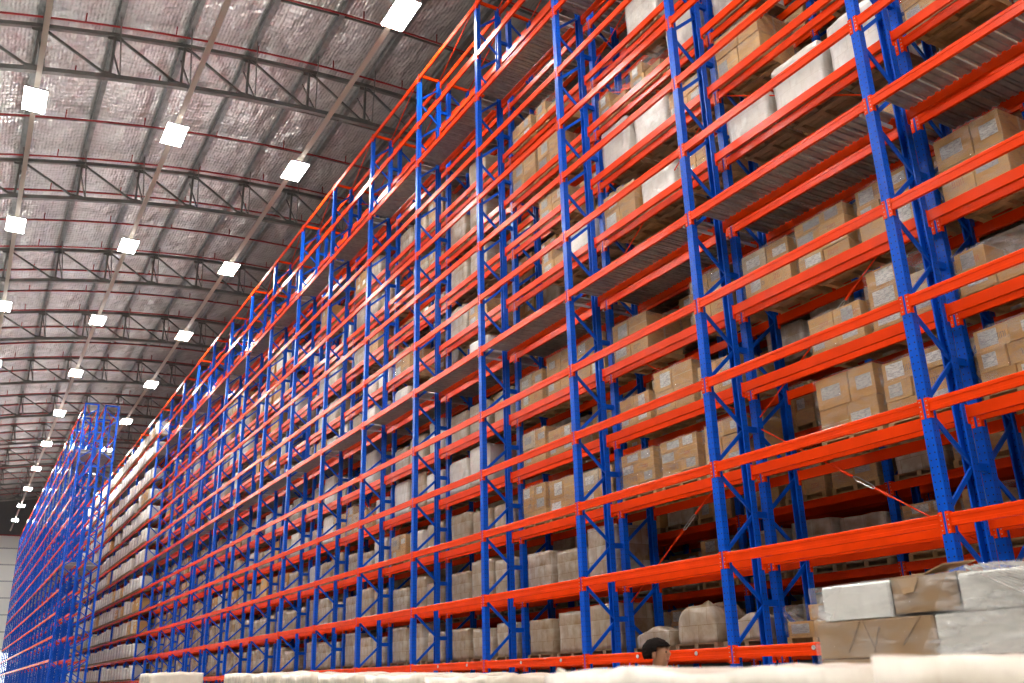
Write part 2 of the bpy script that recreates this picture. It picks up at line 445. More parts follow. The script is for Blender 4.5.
# ------------------------------------------------------------------ pallet loads
def pallet_mb(w=1.15, d=.95, mat='wood'):
    mb = MB(); h = .125
    for k in range(8):
        y = -d/2+k*(d-.105)/7; mb.box(-w/2, w/2, y, y+.105, h-.02, h, mat)
    for xx in (-w/2, -.05, w/2-.1): mb.box(xx, xx+.10, -d/2, d/2, .022, h-.02, mat)
    for k in range(3):
        y = -d/2+k*(d-.1)/2; mb.box(-w/2, w/2, y, y+.10, 0, .022, mat)
    return mb
PAL = fixn(pallet_mb().mesh('wooden_pallet')); PAL2 = fixn(pallet_mb(mat='wood_old').mesh('wooden_pallet'))
def print_marks(mb, x0, x1, z0, z1, y, mat, rnd):
    """an unreadable line of stamped print"""
    x = x0
    while x < x1-.02:
        w = rnd.uniform(.012, .03); mb.box(x, x+.007, y, y+.002, z0, z1, mat)
        if rnd.random() < .7: mb.box(x, x+w, y, y+.002, z1-.008, z1, mat)
        if rnd.random() < .6: mb.box(x, x+w, y, y+.002, z0, z0+.008, mat)
        x += w+.012
def carton_mb(w, d, h, mat, rnd, marks=True):
    mb = MB(); mb.bevbox(-w/2, w/2, -d/2, d/2, 0, h, .008, mat)
    mb.box(-w/2-.0015, w/2+.0015, -.025, .025, h*.0+.002, h+.0015, 'tape')
    mb.box(-w/2+.01, w/2-.01, d/2, d/2+.0015, h*.47, h*.5, 'tape') if rnd.random() < .3 else None
    if marks and rnd.random() < .75:
        m_ = rnd.choice(['print_red', 'print_red', 'print_blue']); a = rnd.uniform(-w*.42, 0); print_marks(mb, a, a+w*rnd.uniform(.3, .42), h*.3, h*.3+rnd.uniform(.06, .10), d/2, m_, rnd)
    return mb
def film_shell(w, d, z0, z1, rnd, mat='film', bulge=.02):
    mb = MB(); n = 7; i = mb.mi(mat); K = 24
    ring = []
    for k in range(K):
        t = k/K*4; s = int(t); u = t-s
        x, y = [(-w/2+u*w, -d/2), (w/2, -d/2+u*d), (w/2-u*w, d/2), (-w/2, d/2-u*d)][s]
        ring.append((x, y))
    for j in range(n+1):
        z = z0+(z1-z0)*j/n
        for x, y in ring:
            o = bulge*(.4+.8*rnd.random()); l = math.hypot(x, y)
            mb.v.append((x+x/l*o, y+y/l*o, z+(rnd.uniform(-.01, .01) if 0 < j else 0)))
    for j in range(n):
        for k in range(K):
            a = j*K+k; b2 = j*K+(k+1) % K; mb.f.append((a, b2, b2+K, a+K)); mb.m.append(i)
    mb.f.append(tuple(n*K+k for k in range(K))); mb.m.append(i)
    return mb
def lump_mb(w, d, h, rnd, mat, amp=.03, seg=8, round_=.0, heap=0.):
    """film wrapped block of goods with a wrinkled, slightly bulging surface"""
    bm = bmesh.new(); bmesh.ops.create_cube(bm, size=1)
    bmesh.ops.subdivide_edges(bm, edges=bm.edges, cuts=seg-1, use_grid_fill=True)
    sd = rnd.uniform(0, 100)
    for v in bm.verts:
        x, y, z = v.co; zz = z+.5
        X, Y, Z = x*w, y*d, zz*h
        if heap:
            Z *= 1-heap*(.5+.5*noise.noise(Vector((X*1.6+sd, Y*1.6, sd))))*zz - heap*.5*(abs(x*2)**2)*zz
        n = noise.noise_vector(Vector((X*3.2+sd, Y*3.2, Z*3.2)))
        e = 1-.06*(abs(x*2)**6*abs(y*2)**6)-round_*(zz**6)*(abs(x*2)**4+abs(y*2)**4)*.5
        v.co = (X*e+n.x*amp, Y*e+n.y*amp, max(0, Z+n.z*amp*zz))
    me = bpy.data.meshes.new('wrapped_goods'); bm.to_mesh(me); bm.free(); me.materials.append(M[mat])
    me.polygons.foreach_set('use_smooth', [True]*len(me.polygons)); return me

PROTO = []          # (root or None, look words, kind)
def make_proto(kind, k):
    rnd = random.Random(100+k*17+hash(kind) % 7 if False else 100+k*17+len(kind))
    root = thing('pallet_load', 'x', 'pallet load', (0,0,0))
    obj('wooden_pallet', PAL if kind == 'brown' else PAL2, root)
    if kind == 'brown':
        nx = 2; low = k >= 9; nz = 2 if low else rnd.choice([2, 3, 3, 4]); ht = rnd.uniform(.42, .66) if low else rnd.uniform(.74, .98); h = ht/nz
        for z in range(nz):
            sp_ = rnd.uniform(.42, .58)*1.12 if z % 2 else .56
            for j, (a, b2) in enumerate(((-.56, -.56+sp_), (-.56+sp_, .56))):
                if z == nz-1 and rnd.random() < .12: continue
                w = b2-a-.012
                mt = 'carton' if rnd.random() < .88 else 'carton_pale'
                c = obj('carton', carton_mb(w, .92, h-.004, mt, rnd), root, ((a+b2)/2, rnd.uniform(-.012, .012), .126+z*h))
                if rnd.random() < .72:
                    lw = min(w*.7, rnd.uniform(.2, .38)); lh = min(h*.75, rnd.uniform(.13, .28)); cx = rnd.uniform(-w/2+lw/2+.02, w/2-lw/2-.02)
                    lb = MB(); lb.box(cx-lw/2, cx+lw/2, .46, .464, h*.5-lh/2, h*.5+lh/2, 'label'); obj('paper_label', lb, c)
        obj('stretch_film', film_shell(1.14, .95, .13, .13+ht+.006, rnd), root)
        return root, rnd.choice(['brown carton stack', 'labelled brown cartons']), ht
    if kind == 'beige':
        ht = rnd.uniform(.86, 1.02)
        obj('wrapped_goods', lump_mb(1.1, .92, ht, rnd, 'wrap_beige', .022, 9), root, (0, 0, .122))
        return root, 'beige film-wrapped block', ht
    if kind == 'heap':
        ht = rnd.uniform(.6, .95)
        obj('wrapped_goods', lump_mb(1.08, .9, ht, rnd, 'wrap_beige', .05, 10, .25, .5), root, (0, 0, .122))
        return root, 'low rounded film-wrapped heap', ht
    if kind == 'white':
        ht = rnd.uniform(.9, 1.08)
        obj('wrapped_goods', lump_mb(1.12, .94, ht, rnd, 'wrap_white', .03, 9), root, (0, 0, .122))
        return root, 'white film-wrapped block', ht
def keep_off(o, ):
    for c in list(o.children): keep_off(c)
    bpy.data.objects.remove(o)
P_ = {k: [make_proto(k, i) for i in range(n)] for k, n in (('brown', 14), ('beige', 5), ('heap', 3), ('white', 4))}
def simple_load(kind, k):      # one-mesh version for loads too small to show parts
    mb = MB(); rnd = random.Random(k*31+len(kind)); pallet_mb(mat='wood_old')
    mb.merge(pallet_mb(mat='wood_old'))
    ht = rnd.uniform(.85, 1.02)
    if kind == 'brown':
        nz = 3
        for z in range(nz):
            for a in (-.56, 0):
                mb.bevbox(a, a+.55, -.46, .46, .126+z*ht/nz, .126+(z+1)*ht/nz-.004, .01, 'carton')
                if rnd.random() < .6: mb.box(a+.1, a+.1+rnd.uniform(.15, .3), .46, .465, .16+z*ht/nz, .16+z*ht/nz+ht/nz*.6, 'label')
        return fixn(mb.mesh('pallet_load'))
    base = mb.mesh('pallet_load'); l = lump_mb(1.1, .93, ht, rnd, 'wrap_white' if kind == 'white' else 'wrap_beige', .03, 5)
    bm = bmesh.new(); bm.from_mesh(base)
    nb = len(bm.faces); vo = []
    for v in l.vertices: vo.append(bm.verts.new((v.co.x, v.co.y, v.co.z+.122)))
    for p in l.polygons:
        f = bm.faces.new([vo[i] for i in p.vertices]); f.material_index = 1; f.smooth = True
    bm.normal_update(); bm.to_mesh(base); bm.free(); base.materials.append(l.materials[0]); bpy.data.meshes.remove(l)
    return base
S_ = {k: [simple_load(k, i) for i in range(n)] for k, n in (('brown', 4), ('beige', 4), ('white', 4))}
SLOT = [(.72, 'near'), (1.95, 'middle'), (3.18, 'far')]
cands = []
rr = random.Random(5)
for row, y, i_lo, i_hi in (('second row', Y2-.44, -1, 19), ('rearmost row', Y3-.44, -1, 17)):
    for i in range(i_lo, i_hi):
        for l in range(0, 10):
            for s, (dx_, word) in enumerate(SLOT):
                q = rr.random(); q2 = rr.random(); q3 = rr.random()
                if row == 'second row':
                    if l == 1 and i in (0, 1): continue
                    if l == 1 and i == -1: continue
                    if q > (.97 if l < 3 else .85 if l < 5 else .62): continue
                    if l == 0 and i == 1: kind = 'heap'
                    elif l in (0, 1) and i >= 2: kind = 'beige'
                    elif l == 0: kind = 'heap' if q2 < .4 else 'brown'
                    elif i >= 3: kind = 'beige' if q2 < .55 else ('white' if q2 < .75 else 'brown')
                    elif l >= 6: kind = 'brown' if q2 < .5 else 'white'
                    else: kind = 'brown'
                else:
                    if q > .93: continue
                    kind = 'brown' if q2 < .6 else 'beige'
                x = X0+BAY*i+dx_; z = LV[l]+.079
                v = in_frame((x, y, z+.5), 40)
                if not v: continue
                cands.append((v[2]*(1.0 if row == 'second row' else 1.55), row, i, l, word, kind, x, y+rr.uniform(-.03, .03), z, q3))
cands.sort(key=lambda t: t[0])
stuff = {}
for i in range(-1, 20):
    for l in range(0, 10):
        for dx_, word in SLOT: stuff.setdefault('back', []).append((S_['brown'][(i+l) % 4], X0+BAY*i+dx_, Y4-.44, LV[l]+.079))
NEAR = 34.
for k, (d, row, i, l, word, kind, x, y, z, q) in enumerate(cands):
    if k < 300:
        if l == 0 and i == 0: q = .5+q*.49
        where = f"{ORD[l]} shelf up, {word} slot, {ORD[i+1]} bay from right, {row}"
        if d < NEAR:
            src, look, ht = P_[kind][(9+int(q*5)) if (kind == 'brown' and (l >= 5 and q < .7 or l == 3 and q < .4 or (l == 0 and i == 0))) else int(q*(9 if kind == 'brown' else len(P_[kind])))]
            o = copy_tree(src)
        else:
            kk = 'beige' if kind == 'heap' else kind
            look = {'brown': 'brown carton stack', 'beige': 'beige film-wrapped block', 'white': 'white film-wrapped block'}[kk]
            o = obj('pallet_load', S_[kk][int(q*len(S_[kk]))])
        o.location = (x, y, z); o.rotation_euler.z = (q-.5)*.05; sq = (q*37) % 1; o.scale = (.88+.12*sq, 1, 1 if kind == 'brown' else .74+.26*((q*91) % 1))
        tag(o, f"{look}, {where}", 'pallet load', 'pallet loads in the '+row)
    else:
        kk = 'beige' if kind == 'heap' else kind
        stuff.setdefault(row, []).append((S_[kk][int(q*4)], x, y, z))
def join_copies(name, lst):
    mats = []; V = []; Fc = []; MI = []; SM = []
    for me, x, y, z in lst:
        n = len(V); mp = []
        for mt in me.materials:
            if mt not in mats: mats.append(mt)
            mp.append(mats.index(mt))
        V += [(v.co.x+x, v.co.y+y, v.co.z+z) for v in me.vertices]
        for p in me.polygons: Fc.append(tuple(n+i for i in p.vertices)); MI.append(mp[p.material_index]); SM.append(p.use_smooth)
    me = bpy.data.meshes.new(name); me.from_pydata(V, [], Fc)
    for mt in mats: me.materials.append(mt)
    me.polygons.foreach_set('material_index', MI); me.polygons.foreach_set('use_smooth', SM); me.update()
    return me
allst = [t for v in stuff.values() for t in v]
if allst:
    tag(obj('pallet_load', join_copies('pallet_load', allst)), 'mass of small distant carton loads deep in the second and rearmost racking rows', 'pallet load', None, 'stuff')
# white wrapped loads filling the far end of the front row
wc = []
for i in range(15, 27):
    for l in range(0, 12):
        for s, (dx_, word) in enumerate(SLOT):
            q, q2 = rr.random(), rr.random()
            if q > .95: continue
            x = X0+BAY*i+dx_; z = LV[l]+.079; y = (Y1+Y1r)/2
            v = in_frame((x, y, z+.5), 5)
            if v: wc.append((v[2], i, l, word, x, y, z, q2))
wc.sort(key=lambda t: t[0]); far = []
for k, (d, i, l, word, x, y, z, q) in enumerate(wc):
    me = S_['white' if q < .9 else 'brown'][int(q*40) % 4]
    if k < 230:
        look = 'white film-wrapped block' if q < .9 else 'brown carton stack'
        o = obj('wrapped_load', me, None, (x+((q*53) % 1-.5)*.08, y, z)); o.scale = (.84+.16*((q*37) % 1), 1, .76+.24*((q*91) % 1)); tag(o, f"{look}, {ORD[l]} shelf up, {word} slot, {ORD[i+1]} bay from right, front row", 'wrapped load', 'white loads filling the far end of the front row')
    else: far.append((me, x, y, z))
if far: tag(obj('wrapped_load', join_copies('wrapped_load', far)), 'farthest white wrapped loads of the front row, glimpsed through the empty blue racks', 'wrapped load', None, 'stuff')
for lst in P_.values():
    for root, _, _ in lst: keep_off(root)

# ------------------------------------------------------------------ loads standing on the floor in front
def floor_load(label, x0, x1, y0, y1, top, seed, mat='wrap_near', name='floor_pallet_load'):
    rnd = random.Random(seed)
    cx, cy = (x0+x1)/2, (y0+y1)/2; w = x1-x0; d = abs(y1-y0)
    root = thing(name, label, 'pallet load', (cx, cy, 0))
    pm = pallet_mb(w, d); obj('wooden_pallet', pm, root)
    me = lump_mb(w-.02, d-.02, top-.13, rnd, mat, .018, 22)
    for v in me.vertices:
        if v.co.z > top-.13-.12: v.co.z += .022*noise.noise(Vector((v.co.x*6+seed, v.co.y*6, 3)))
    obj('wrapped_goods', me, root, (0, 0, .125)); return root
floor_load('blurred white film-wrapped load closest to the camera, along the bottom edge, left part', 1.38, 2.56, -1.52, -2.5, EYE+.005, 1)
floor_load('blurred white film-wrapped load closest to the camera, in the bottom right corner', .16, 1.33, -1.50, -2.48, EYE+.016, 2)
tops = [.010, .035, .055, .075, .090, .115]
for k, t in enumerate(tops):
    x = 5.45+k*1.19
    floor_load(['nearest white film-wrapped floor load left of the person, row along the bottom edge',
     'second nearest white wrapped floor load in the row along the bottom edge', 'third nearest white wrapped floor load in the row along the bottom edge',
     'fourth nearest white wrapped floor load in the row along the bottom edge', 'fifth nearest white wrapped floor load, before the last of the unbroken row',
     'sixth white wrapped floor load, beside the dark gap in the row'][k], x, x+1.13, -3.0, -3.95, EYE+t, 10+k)
floor_load('lone white wrapped floor load beyond the dark gap, at the lower left', 17.6, 18.75, -3.0, -3.95, EYE+.215, 20)
tf = MB(); tf.tube([(2.47, -1.60, EYE-.03), (2.475, -1.60, EYE+.0), (2.47, -1.605, EYE+.012)], .02, 'wrap_near', 7)
tb = bpy.data.objects['floor_pallet_load']; tl = tb.location
tf.v = [(x-tl.x+(.5*(x-2.47) if z < EYE-.02 else -.7*(x-2.47) if z > EYE+.005 else 0), y-tl.y, z) for x, y, z in tf.v]
obj('film_tuft', tf, tb)

# stack of cartons under film at the right
sx0, sx1, sy, sd = 1.75, 3.83, -4.2, 1.0
st = thing('carton_stack', 'tall pallet of large brown and white cartons under clear film, right foreground', 'carton stack', ((sx0+sx1)/2, sy-sd/2, 0))
so = Vector(st.location)
pm = pallet_mb(2.0, 1.0); obj('wooden_pallet', pm, st)
rnd = random.Random(3)
H = .195; base = .127
nl = 9; zt = [base+(EYE+.245-base)*k/8 for k in range(9)]
def put_carton(xa, xb, z0, z1, mat, nm='carton', dy=0., label=None):
    mb = MB(); w = xb-xa-.01; mb.bevbox(-w/2, w/2, -sd/2, sd/2, 0, z1-z0-.003, .01, mat)
    mb.box(-w/2-.001, w/2+.001, -.03, .03, 0.002, z1-z0-.0015, 'tape')
    o = obj(nm, mb, st, Vector(((xa+xb)/2, sy-sd/2+dy, z0))-so)
    if label: o['label'] = label
    return o
for k in range(8):
    z0, z1 = zt[k], zt[k+1]; br = [sx0, 2.42, 3.07, sx1] if k % 2 else [sx0, 2.42, 3.06, sx1]
    for a, b2 in zip(br, br[1:]):
        mt = 'carton_dark'
        if k == 7 and b2 < 3.1: mt = 'carton_white'
        put_carton(a, b2, z0, z1, mt)
z0, z1 = EYE+.245, EYE+.443
put_carton(3.30, 3.765, z0, z1-.012, 'carton_white', label='white carton at the left end of the top layer')
# opened brown carton: shell with a folded flap and crumpled paper inside
mb = MB(); a, b2 = 2.90, 3.29; w = b2-a
mb.box(-w/2, w/2, -sd/2, -sd/2+.01, 0, .19, 'carton_dark'); mb.box(-w/2, -w/2+.01, -sd/2, sd/2, 0, .19, 'carton_dark'); mb.box(w/2-.01, w/2, -sd/2, sd/2, 0, .19, 'carton_dark')
mb.box(-w/2, w/2, sd/2-.01, sd/2, 0, .185, 'carton_dark'); mb.box(-w/2, w/2, -sd/2, sd/2, 0, .01, 'carton_dark')
oc = obj('open_carton', mb, st, Vector(((a+b2)/2, sy-sd/2, z0))-so); oc['label'] = 'opened brown carton with a bent flap'
fl = MB()
cx_, cy_, cz_ = (a+b2)/2, sy-sd/2, z0
fpts = [(3.285, -4.205, .437), (3.10, -4.205, .437), (2.965, -4.205, .477), (3.285, -4.42, .462), (3.10, -4.44, .470), (2.93, -4.42, .500)]
fl.v = [(x_-cx_, y_-cy_, EYE+z_-cz_) for x_, y_, z_ in fpts]; fl.f = [(0, 1, 4, 3), (1, 2, 5, 4)]; fl.m = [fl.mi('carton_dark'), 0]
fo = obj('carton_flap', fl, oc); sm_ = fo.modifiers.new('thick', 'SOLIDIFY'); sm_.thickness = .006
tri = MB(); tri.v += [(.02, sd/2+.003, .18), (.15, sd/2+.003, .18), (.11, sd/2+.02, .10), (.05, sd/2+.015, .11)]; tri.f.append((0,1,2,3)); tri.m.append(tri.mi('carton_dark'))
t_ = obj('torn_flap', tri, oc); sm_ = t_.modifiers.new('thick', 'SOLIDIFY'); sm_.thickness = .005
put_carton(2.30, 2.905, z0, z1-.02, 'carton_white'); put_carton(sx0, 2.29, z0, z1-.03, 'carton_white')
# crease folds on the front of the lower brown carton
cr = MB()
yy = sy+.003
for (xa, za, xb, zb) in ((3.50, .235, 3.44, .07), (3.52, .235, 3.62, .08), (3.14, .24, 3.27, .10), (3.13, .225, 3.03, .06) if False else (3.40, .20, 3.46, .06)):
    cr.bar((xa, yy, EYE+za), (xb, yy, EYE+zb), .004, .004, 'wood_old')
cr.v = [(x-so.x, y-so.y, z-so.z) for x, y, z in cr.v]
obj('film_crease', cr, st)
# draped film
fm = MB(); K = 40; n = 16; i_ = fm.mi('film_near')if False else fm.mi('film')
hx, hy = (sx1-sx0)/2+.003, sd/2+.006
ring = []
for k in range(K):
    t = k/K*4; s = int(t); u = t-s
    ring.append([(-hx+u*2*hx, -hy), (hx, -hy+u*2*hy), (hx-u*2*hx, hy), (-hx, hy-u*2*hy)][s])
for j in range(n+1):
    z = .15+(EYE+.43-.15)*j/n
    for x, y in ring:
        o_ = .004+.012*max(0, noise.noise(Vector((x*4, y*4, z*6)))+.3)
        l = math.hypot(x, y); fm.v.append((x+x/l*o_, y+y/l*o_, z))
for j in range(n):
    for k in range(K):
        a = j*K+k; b2 = j*K+(k+1) % K; fm.f.append((a, b2, b2+K, a+K)); fm.m.append(i_)
for q_, (s_, up) in enumerate(((.75, .015), (.4, .018), (.1, .01))):
    for k, (x, y) in enumerate(ring): fm.v.append((x*s_, y*s_, EYE+.43+up+.012*noise.noise(Vector((x*5*s_, y*5, q_)))))
for j in range(n, n+3):
    for k in range(K):
        a = j*K+k; b2 = j*K+(k+1) % K; fm.f.append((a, b2, b2+K, a+K)); fm.m.append(i_)
me = fixn(fm.mesh('stretch_film', True)); obj('stretch_film', me, st)
# twisted film ropes pulled diagonally over the right part
rp = MB()
for k in range(16):
    xa = 2.84-k*.012+rnd.uniform(-.01, .01); xb = 2.02-k*.030+rnd.uniform(-.02, .02)
    za = EYE+.445+.003*(k % 3); zb = EYE+.07+k*.022
    pts = []
    for j in range(9):
        u = j/8; pts.append((xa+(xb-xa)*u-so.x, sy+.025+.012*math.sin(u*3.1+k)-so.y, za+(zb-za)*u-.02*math.sin(u*3.1)))
    rp.tube(pts, .0028+.002*(k % 4 == 0), 'film_dense', 5)
obj('film_strand', rp, st)
fs = MB(); n1, n2 = 14, 10
for i1_ in range(n1+1):
    for j1_ in range(n2+1):
        u, v = i1_/n1, j1_/n2
        x = 2.93-u*1.15-.12*(1-v)*u; z = EYE+.02+.43*v if True else 0
        fs.v.append((x-so.x+.25*(1-v), sy+.012+.012*noise.noise(Vector((x*9, z*9, 0)))-so.y, z))
for i1_ in range(n1):
    for j1_ in range(n2):
        q_ = i1_*(n2+1)+j1_; fs.f.append((q_, q_+1, q_+n2+2, q_+n2+1)); fs.m.append(fs.mi('film_sheet'))
obj('film_sheet', fs.mesh('film_sheet', True), st)
# drawn skirt of film at the left end of the top layer
sk = MB()
sk.v += [(3.745-so.x, sy+.006-so.y, EYE+.43), (3.60-so.x, sy+.006-so.y, EYE+.43), (3.68-so.x, sy+.02-so.y, EYE+.25), (3.80-so.x, sy+.02-so.y, EYE+.25),]
sk.f.append((0,1,2,3)); sk.m.append(sk.mi('film_sheet')); obj('film_skirt', sk, st)

# ------------------------------------------------------------------ person
def skin_body(name, pts, edges, root, mat):
    bm = bmesh.new(); lay = bm.verts.layers.skin.verify(); vs = [bm.verts.new(p[:3]) for p in pts]
    for a, b2 in edges: bm.edges.new((vs[a], vs[b2]))
    for k, (v, p) in enumerate(zip(vs, pts)):
        r = p[3]; v[lay].radius = (r, p[4] if len(p) > 4 else r); v[lay].use_root = (k == root)
    me = bpy.data.meshes.new(name); bm.to_mesh(me); bm.free(); me.materials.append(M[mat])
    o = bpy.data.objects.new(name, me); COL.objects.link(o)
    s = o.modifiers.new('skin', 'SKIN'); s.use_smooth_shade = True; s.use_x_symmetry = False
    d = o.modifiers.new('sub', 'SUBSURF'); d.levels = 2; d.render_levels = 2
    return o
# local frame: x to the person's left... the person faces local +x
PX, PY = 5.77, -4.58
pp = thing('person', 'dark-haired person in dark clothes, only head visible above the wrapped loads', 'person', (PX, PY, 0))
pts = [(0,0,.95,.135,.105),(0,0,1.10,.125,.10),(0,0,1.28,.145,.11),(.01,0,1.40,.10,.09),(.015,0,1.47,.05,.05),(.045,0,1.535,.064,.060),(.035,0,1.60,.078,.084),(.03,0,1.655,.05,.06),
       (0,.19,1.385,.055),(.02,.235,1.12,.043),(.09,.24,.90,.032),(.11,.238,.83,.034,.022),
       (0,-.19,1.385,.055),(.02,-.235,1.12,.043),(.09,-.24,.90,.032),(.11,-.238,.83,.034,.022),
       (0,.09,.88,.095),(.015,.10,.50,.062),(-.01,.10,.09,.042),(.12,.11,.04,.035),
       (0,-.09,.88,.095),(.015,-.10,.50,.062),(-.01,-.10,.09,.042),(.12,-.11,.04,.035)]
edges = [(0,1),(1,2),(2,3),(3,4),(4,5),(5,6),(6,7),(3,8),(8,9),(9,10),(10,11),(3,12),(12,13),(13,14),(14,15),(0,16),(16,17),(17,18),(18,19),(0,20),(20,21),(21,22),(22,23)]
# fingers
for sy_, base_i in ((1, 11), (-1, 15)):
    for f_, (dx_, ln) in enumerate(((.025, .075), (.008, .085), (-.009, .08), (-.026, .062))):
        n = len(pts); x = .11+dx_
        pts += [(x, sy_*.238, .80, .009), (x+.006, sy_*.236, .80-ln*.55, .008), (x+.001, sy_*.226, .80-ln, .007)]
        edges += [(base_i, n), (n, n+1), (n+1, n+2)]
    n = len(pts); pts += [(.145, sy_*.232, .82, .010), (.155, sy_*.222, .785, .009)]; edges += [(base_i, n), (n, n+1)]
# nose, ears
n = len(pts); pts += [(.125, 0, 1.575, .011)]; edges += [(6, n)]
body = skin_body('body', pts, edges, 0, 'skin'); body.parent = pp
# clothing shells
tp = [(p[0], p[1], p[2], p[3]*1.12+.006, (p[4] if len(p) > 4 else p[3])*1.12+.006) for p in pts[:4]]
t2 = tp+[(0,.19,1.385,.067,.067),(.02,.235,1.12,.055,.055),(.03,.236,1.08,.056,.056),(0,-.19,1.385,.067,.067),(.02,-.235,1.12,.055,.055),(.03,-.236,1.08,.056,.056)]
sh = skin_body('shirt', t2, [(0,1),(1,2),(2,3),(3,4),(4,5),(5,6),(3,7),(7,8),(8,9)], 0, 'shirt'); sh.parent = pp
tr = skin_body('trousers', [(0,0,.96,.16,.125),(0,.09,.86,.112,.112),(.015,.10,.50,.08,.08),(-.01,.10,.10,.068,.068),(0,-.09,.86,.112,.112),(.015,-.10,.50,.08,.08),(-.01,-.10,.10,.068,.068)],
               [(0,1),(1,2),(2,3),(0,4),(4,5),(5,6)], 0, 'trousers'); tr.parent = pp
for s in (1, -1):
    bm = bmesh.new(); bmesh.ops.create_icosphere(bm, subdivisions=3, radius=1)
    for v in bm.verts: v.co = (.05+v.co.x*.14, s*.105+v.co.y*.048, max(0, .05+v.co.z*.055))
    me = bpy.data.meshes.new('shoe'); bm.to_mesh(me); bm.free(); me.materials.append(M['shoe']); obj('shoe', me, pp)
# hair: upper and rear cap, slightly tousled
bm = bmesh.new(); bmesh.ops.create_icosphere(bm, subdivisions=4, radius=1)
dele = []
for v in bm.verts:
    c = v.co.copy(); k = 1+.06*noise.noise(c*5)
    v.co = Vector((.014+c.x*.115*k, c.y*.096*k, 1.60+c.z*.100*k))
    if c.z < -.55 or (c.x > .35 and c.z < .35) or (c.x > .0 and c.z < -.1): dele.append(v)
bmesh.ops.delete(bm, geom=dele, context='VERTS')
me = bpy.data.meshes.new('hair'); bm.to_mesh(me); bm.free(); me.materials.append(M['hair'])
h_ = obj('hair', me, pp); sm_ = h_.modifiers.new('thick', 'SOLIDIFY'); sm_.thickness = .012; sm_.offset = -1
for s in (1, -1):
    bm = bmesh.new(); bmesh.ops.create_icosphere(bm, subdivisions=2, radius=1)
    for v in bm.verts: v.co = (.022+v.co.x*.018, s*.082+v.co.y*.010, 1.575+v.co.z*.032)
    me = bpy.data.meshes.new('ear'); bm.to_mesh(me); bm.free(); me.materials.append(M['skin']); obj('ear', me, pp)
    bm = bmesh.new(); bmesh.ops.create_icosphere(bm, subdivisions=2, radius=.011)
    for v in bm.verts: v.co += Vector((.097, s*.032, 1.595))
    me = bpy.data.meshes.new('eye'); bm.to_mesh(me); bm.free(); me.materials.append(M['eye']); obj('eye', me, pp)
mo = MB(); mo.box(.098, .106, -.024, .024, 1.527, 1.535, 'print_red'); obj('mouth', mo, pp)
pp.rotation_euler.z = math.radians(-150)      # looks towards the right of the picture, a little to the camera

# ------------------------------------------------------------------ building
def zbot(Y): return EYE+22.15-.0081*(Y-13.5)**2       # underside of the trusses; Y = -y
def ztop(Y): return zbot(Y)+1.85
def struct(name, mb, mat=None):
    o = obj(name, mb); o['kind'] = 'structure'; return o
mb = MB(); mb.box(-30, 137, 27, -24, -.2, 0, 'floor'); struct('floor', mb)
YN = [-.63+2.47*k for k in range(-10, 10)]
# foil ceiling, sagging between the purlins
nx, ny = 146, 105
mb = MB(); ii = mb.mi('foil')
xs = [-30+167*k/nx for k in range(nx+1)]; y_lo, y_hi = YN[0], YN[-1]
ys = [y_lo+(y_hi-y_lo)*k/(ny-5) for k in range(ny-4)]
for x in xs:
    for Y in ys:
        u = ((Y-YN[0])/2.47) % 1; s = math.sin(math.pi*u); ux = ((x-31.1)/3.45) % 1
        sag = .20*s*s*math.sin(math.pi*ux)**2+.05*noise.noise(Vector((x*.6, Y*.9, 0)))*s
        mb.v.append((x, -Y, ztop(Y)+.42-sag))
ky = len(ys)
for a in range(len(xs)-1):
    for c in range(ky-1):
        q_ = a*ky+c; mb.f.append((q_, q_+1, q_+ky+1, q_+ky)); mb.m.append(ii)
me = mb.mesh('ceiling', True); ce = obj('ceiling', me); ce['kind'] = 'structure'
XW = 136.
mb = MB(); mb.box(XW, XW+.5, 27, -24, 0, EYE+18.75, 'wall'); struct('wall_end', mb)
mb = MB(); mb.box(XW+.02, XW+.5, 27, -24, EYE+18.75, 27, 'wall_dark'); struct('wall_end_upper', mb)
mb = MB(); mb.box(-30, XW, -23.5, -24, 0, 26, 'wall_dark'); struct('wall_right', mb)
mb = MB(); mb.box(XW-.9, XW, -6.85, -8.05, 0, EYE+18.7, 'pillar'); mb.box(XW-.6, XW, -2.4, -2.75, 0, EYE+18.7, 'pillar'); struct('trim_1', mb)
mb = MB(); mb.box(XW-.08, XW+.0, -1.0, -6.7, 0, 5.8, 'daylight'); struct('door_1', mb)
mb = MB()
for k in range(12): mb.box(XW-.16, XW-.08, -1.0, -6.7, .5+k*.45, .53+k*.45, 'wall')
mb.box(XW-.14, XW, 27, -24, EYE+18.65, EYE+18.8, 'red_pipe'); struct('trim_2', mb)
# roof trusses
YT = YN[1:-1]
def truss_parts():
    a = MB(); b = MB(); w = MB(); g = MB()
    for y0_, y1_ in zip(YN, YN[1:]):
        b.bar((0, -y0_, zbot(y0_)), (0, -y1_, zbot(y1_)), .20, .17, 'truss')
        a.bar((0, -y0_, ztop(y0_)), (0, -y1_, ztop(y1_)), .16, .15, 'truss')
        w.bar((0, -y0_, ztop(y0_)), (0, -y1_, zbot(y1_)), .08, .085, 'truss')
    for Y in YN:
        w.bar((0, -Y, ztop(Y)), (0, -Y, zbot(Y)), .09, .10, 'truss')
        g.box(-.012, .012, -Y+.24, -Y-.24, ztop(Y)-.22, ztop(Y), 'truss'); g.box(-.012, .012, -Y+.26, -Y-.22, zbot(Y), zbot(Y)+.2, 'truss')
    f = MB()
    for Y in YN[1:-1]:
        for s in (-1, 1): f.bar((0, -Y-.35, zbot(Y)+.05), (s*1.15, -Y-.02, ztop(Y)+.2), .045, .045, 'truss')
    w.merge(g); w.merge(f)
    return [('top_chord', a), ('bottom_chord', b), ('web_lattice', w)]
tps = [(n_, fixn(m_.mesh(n_))) for n_, m_ in truss_parts()]
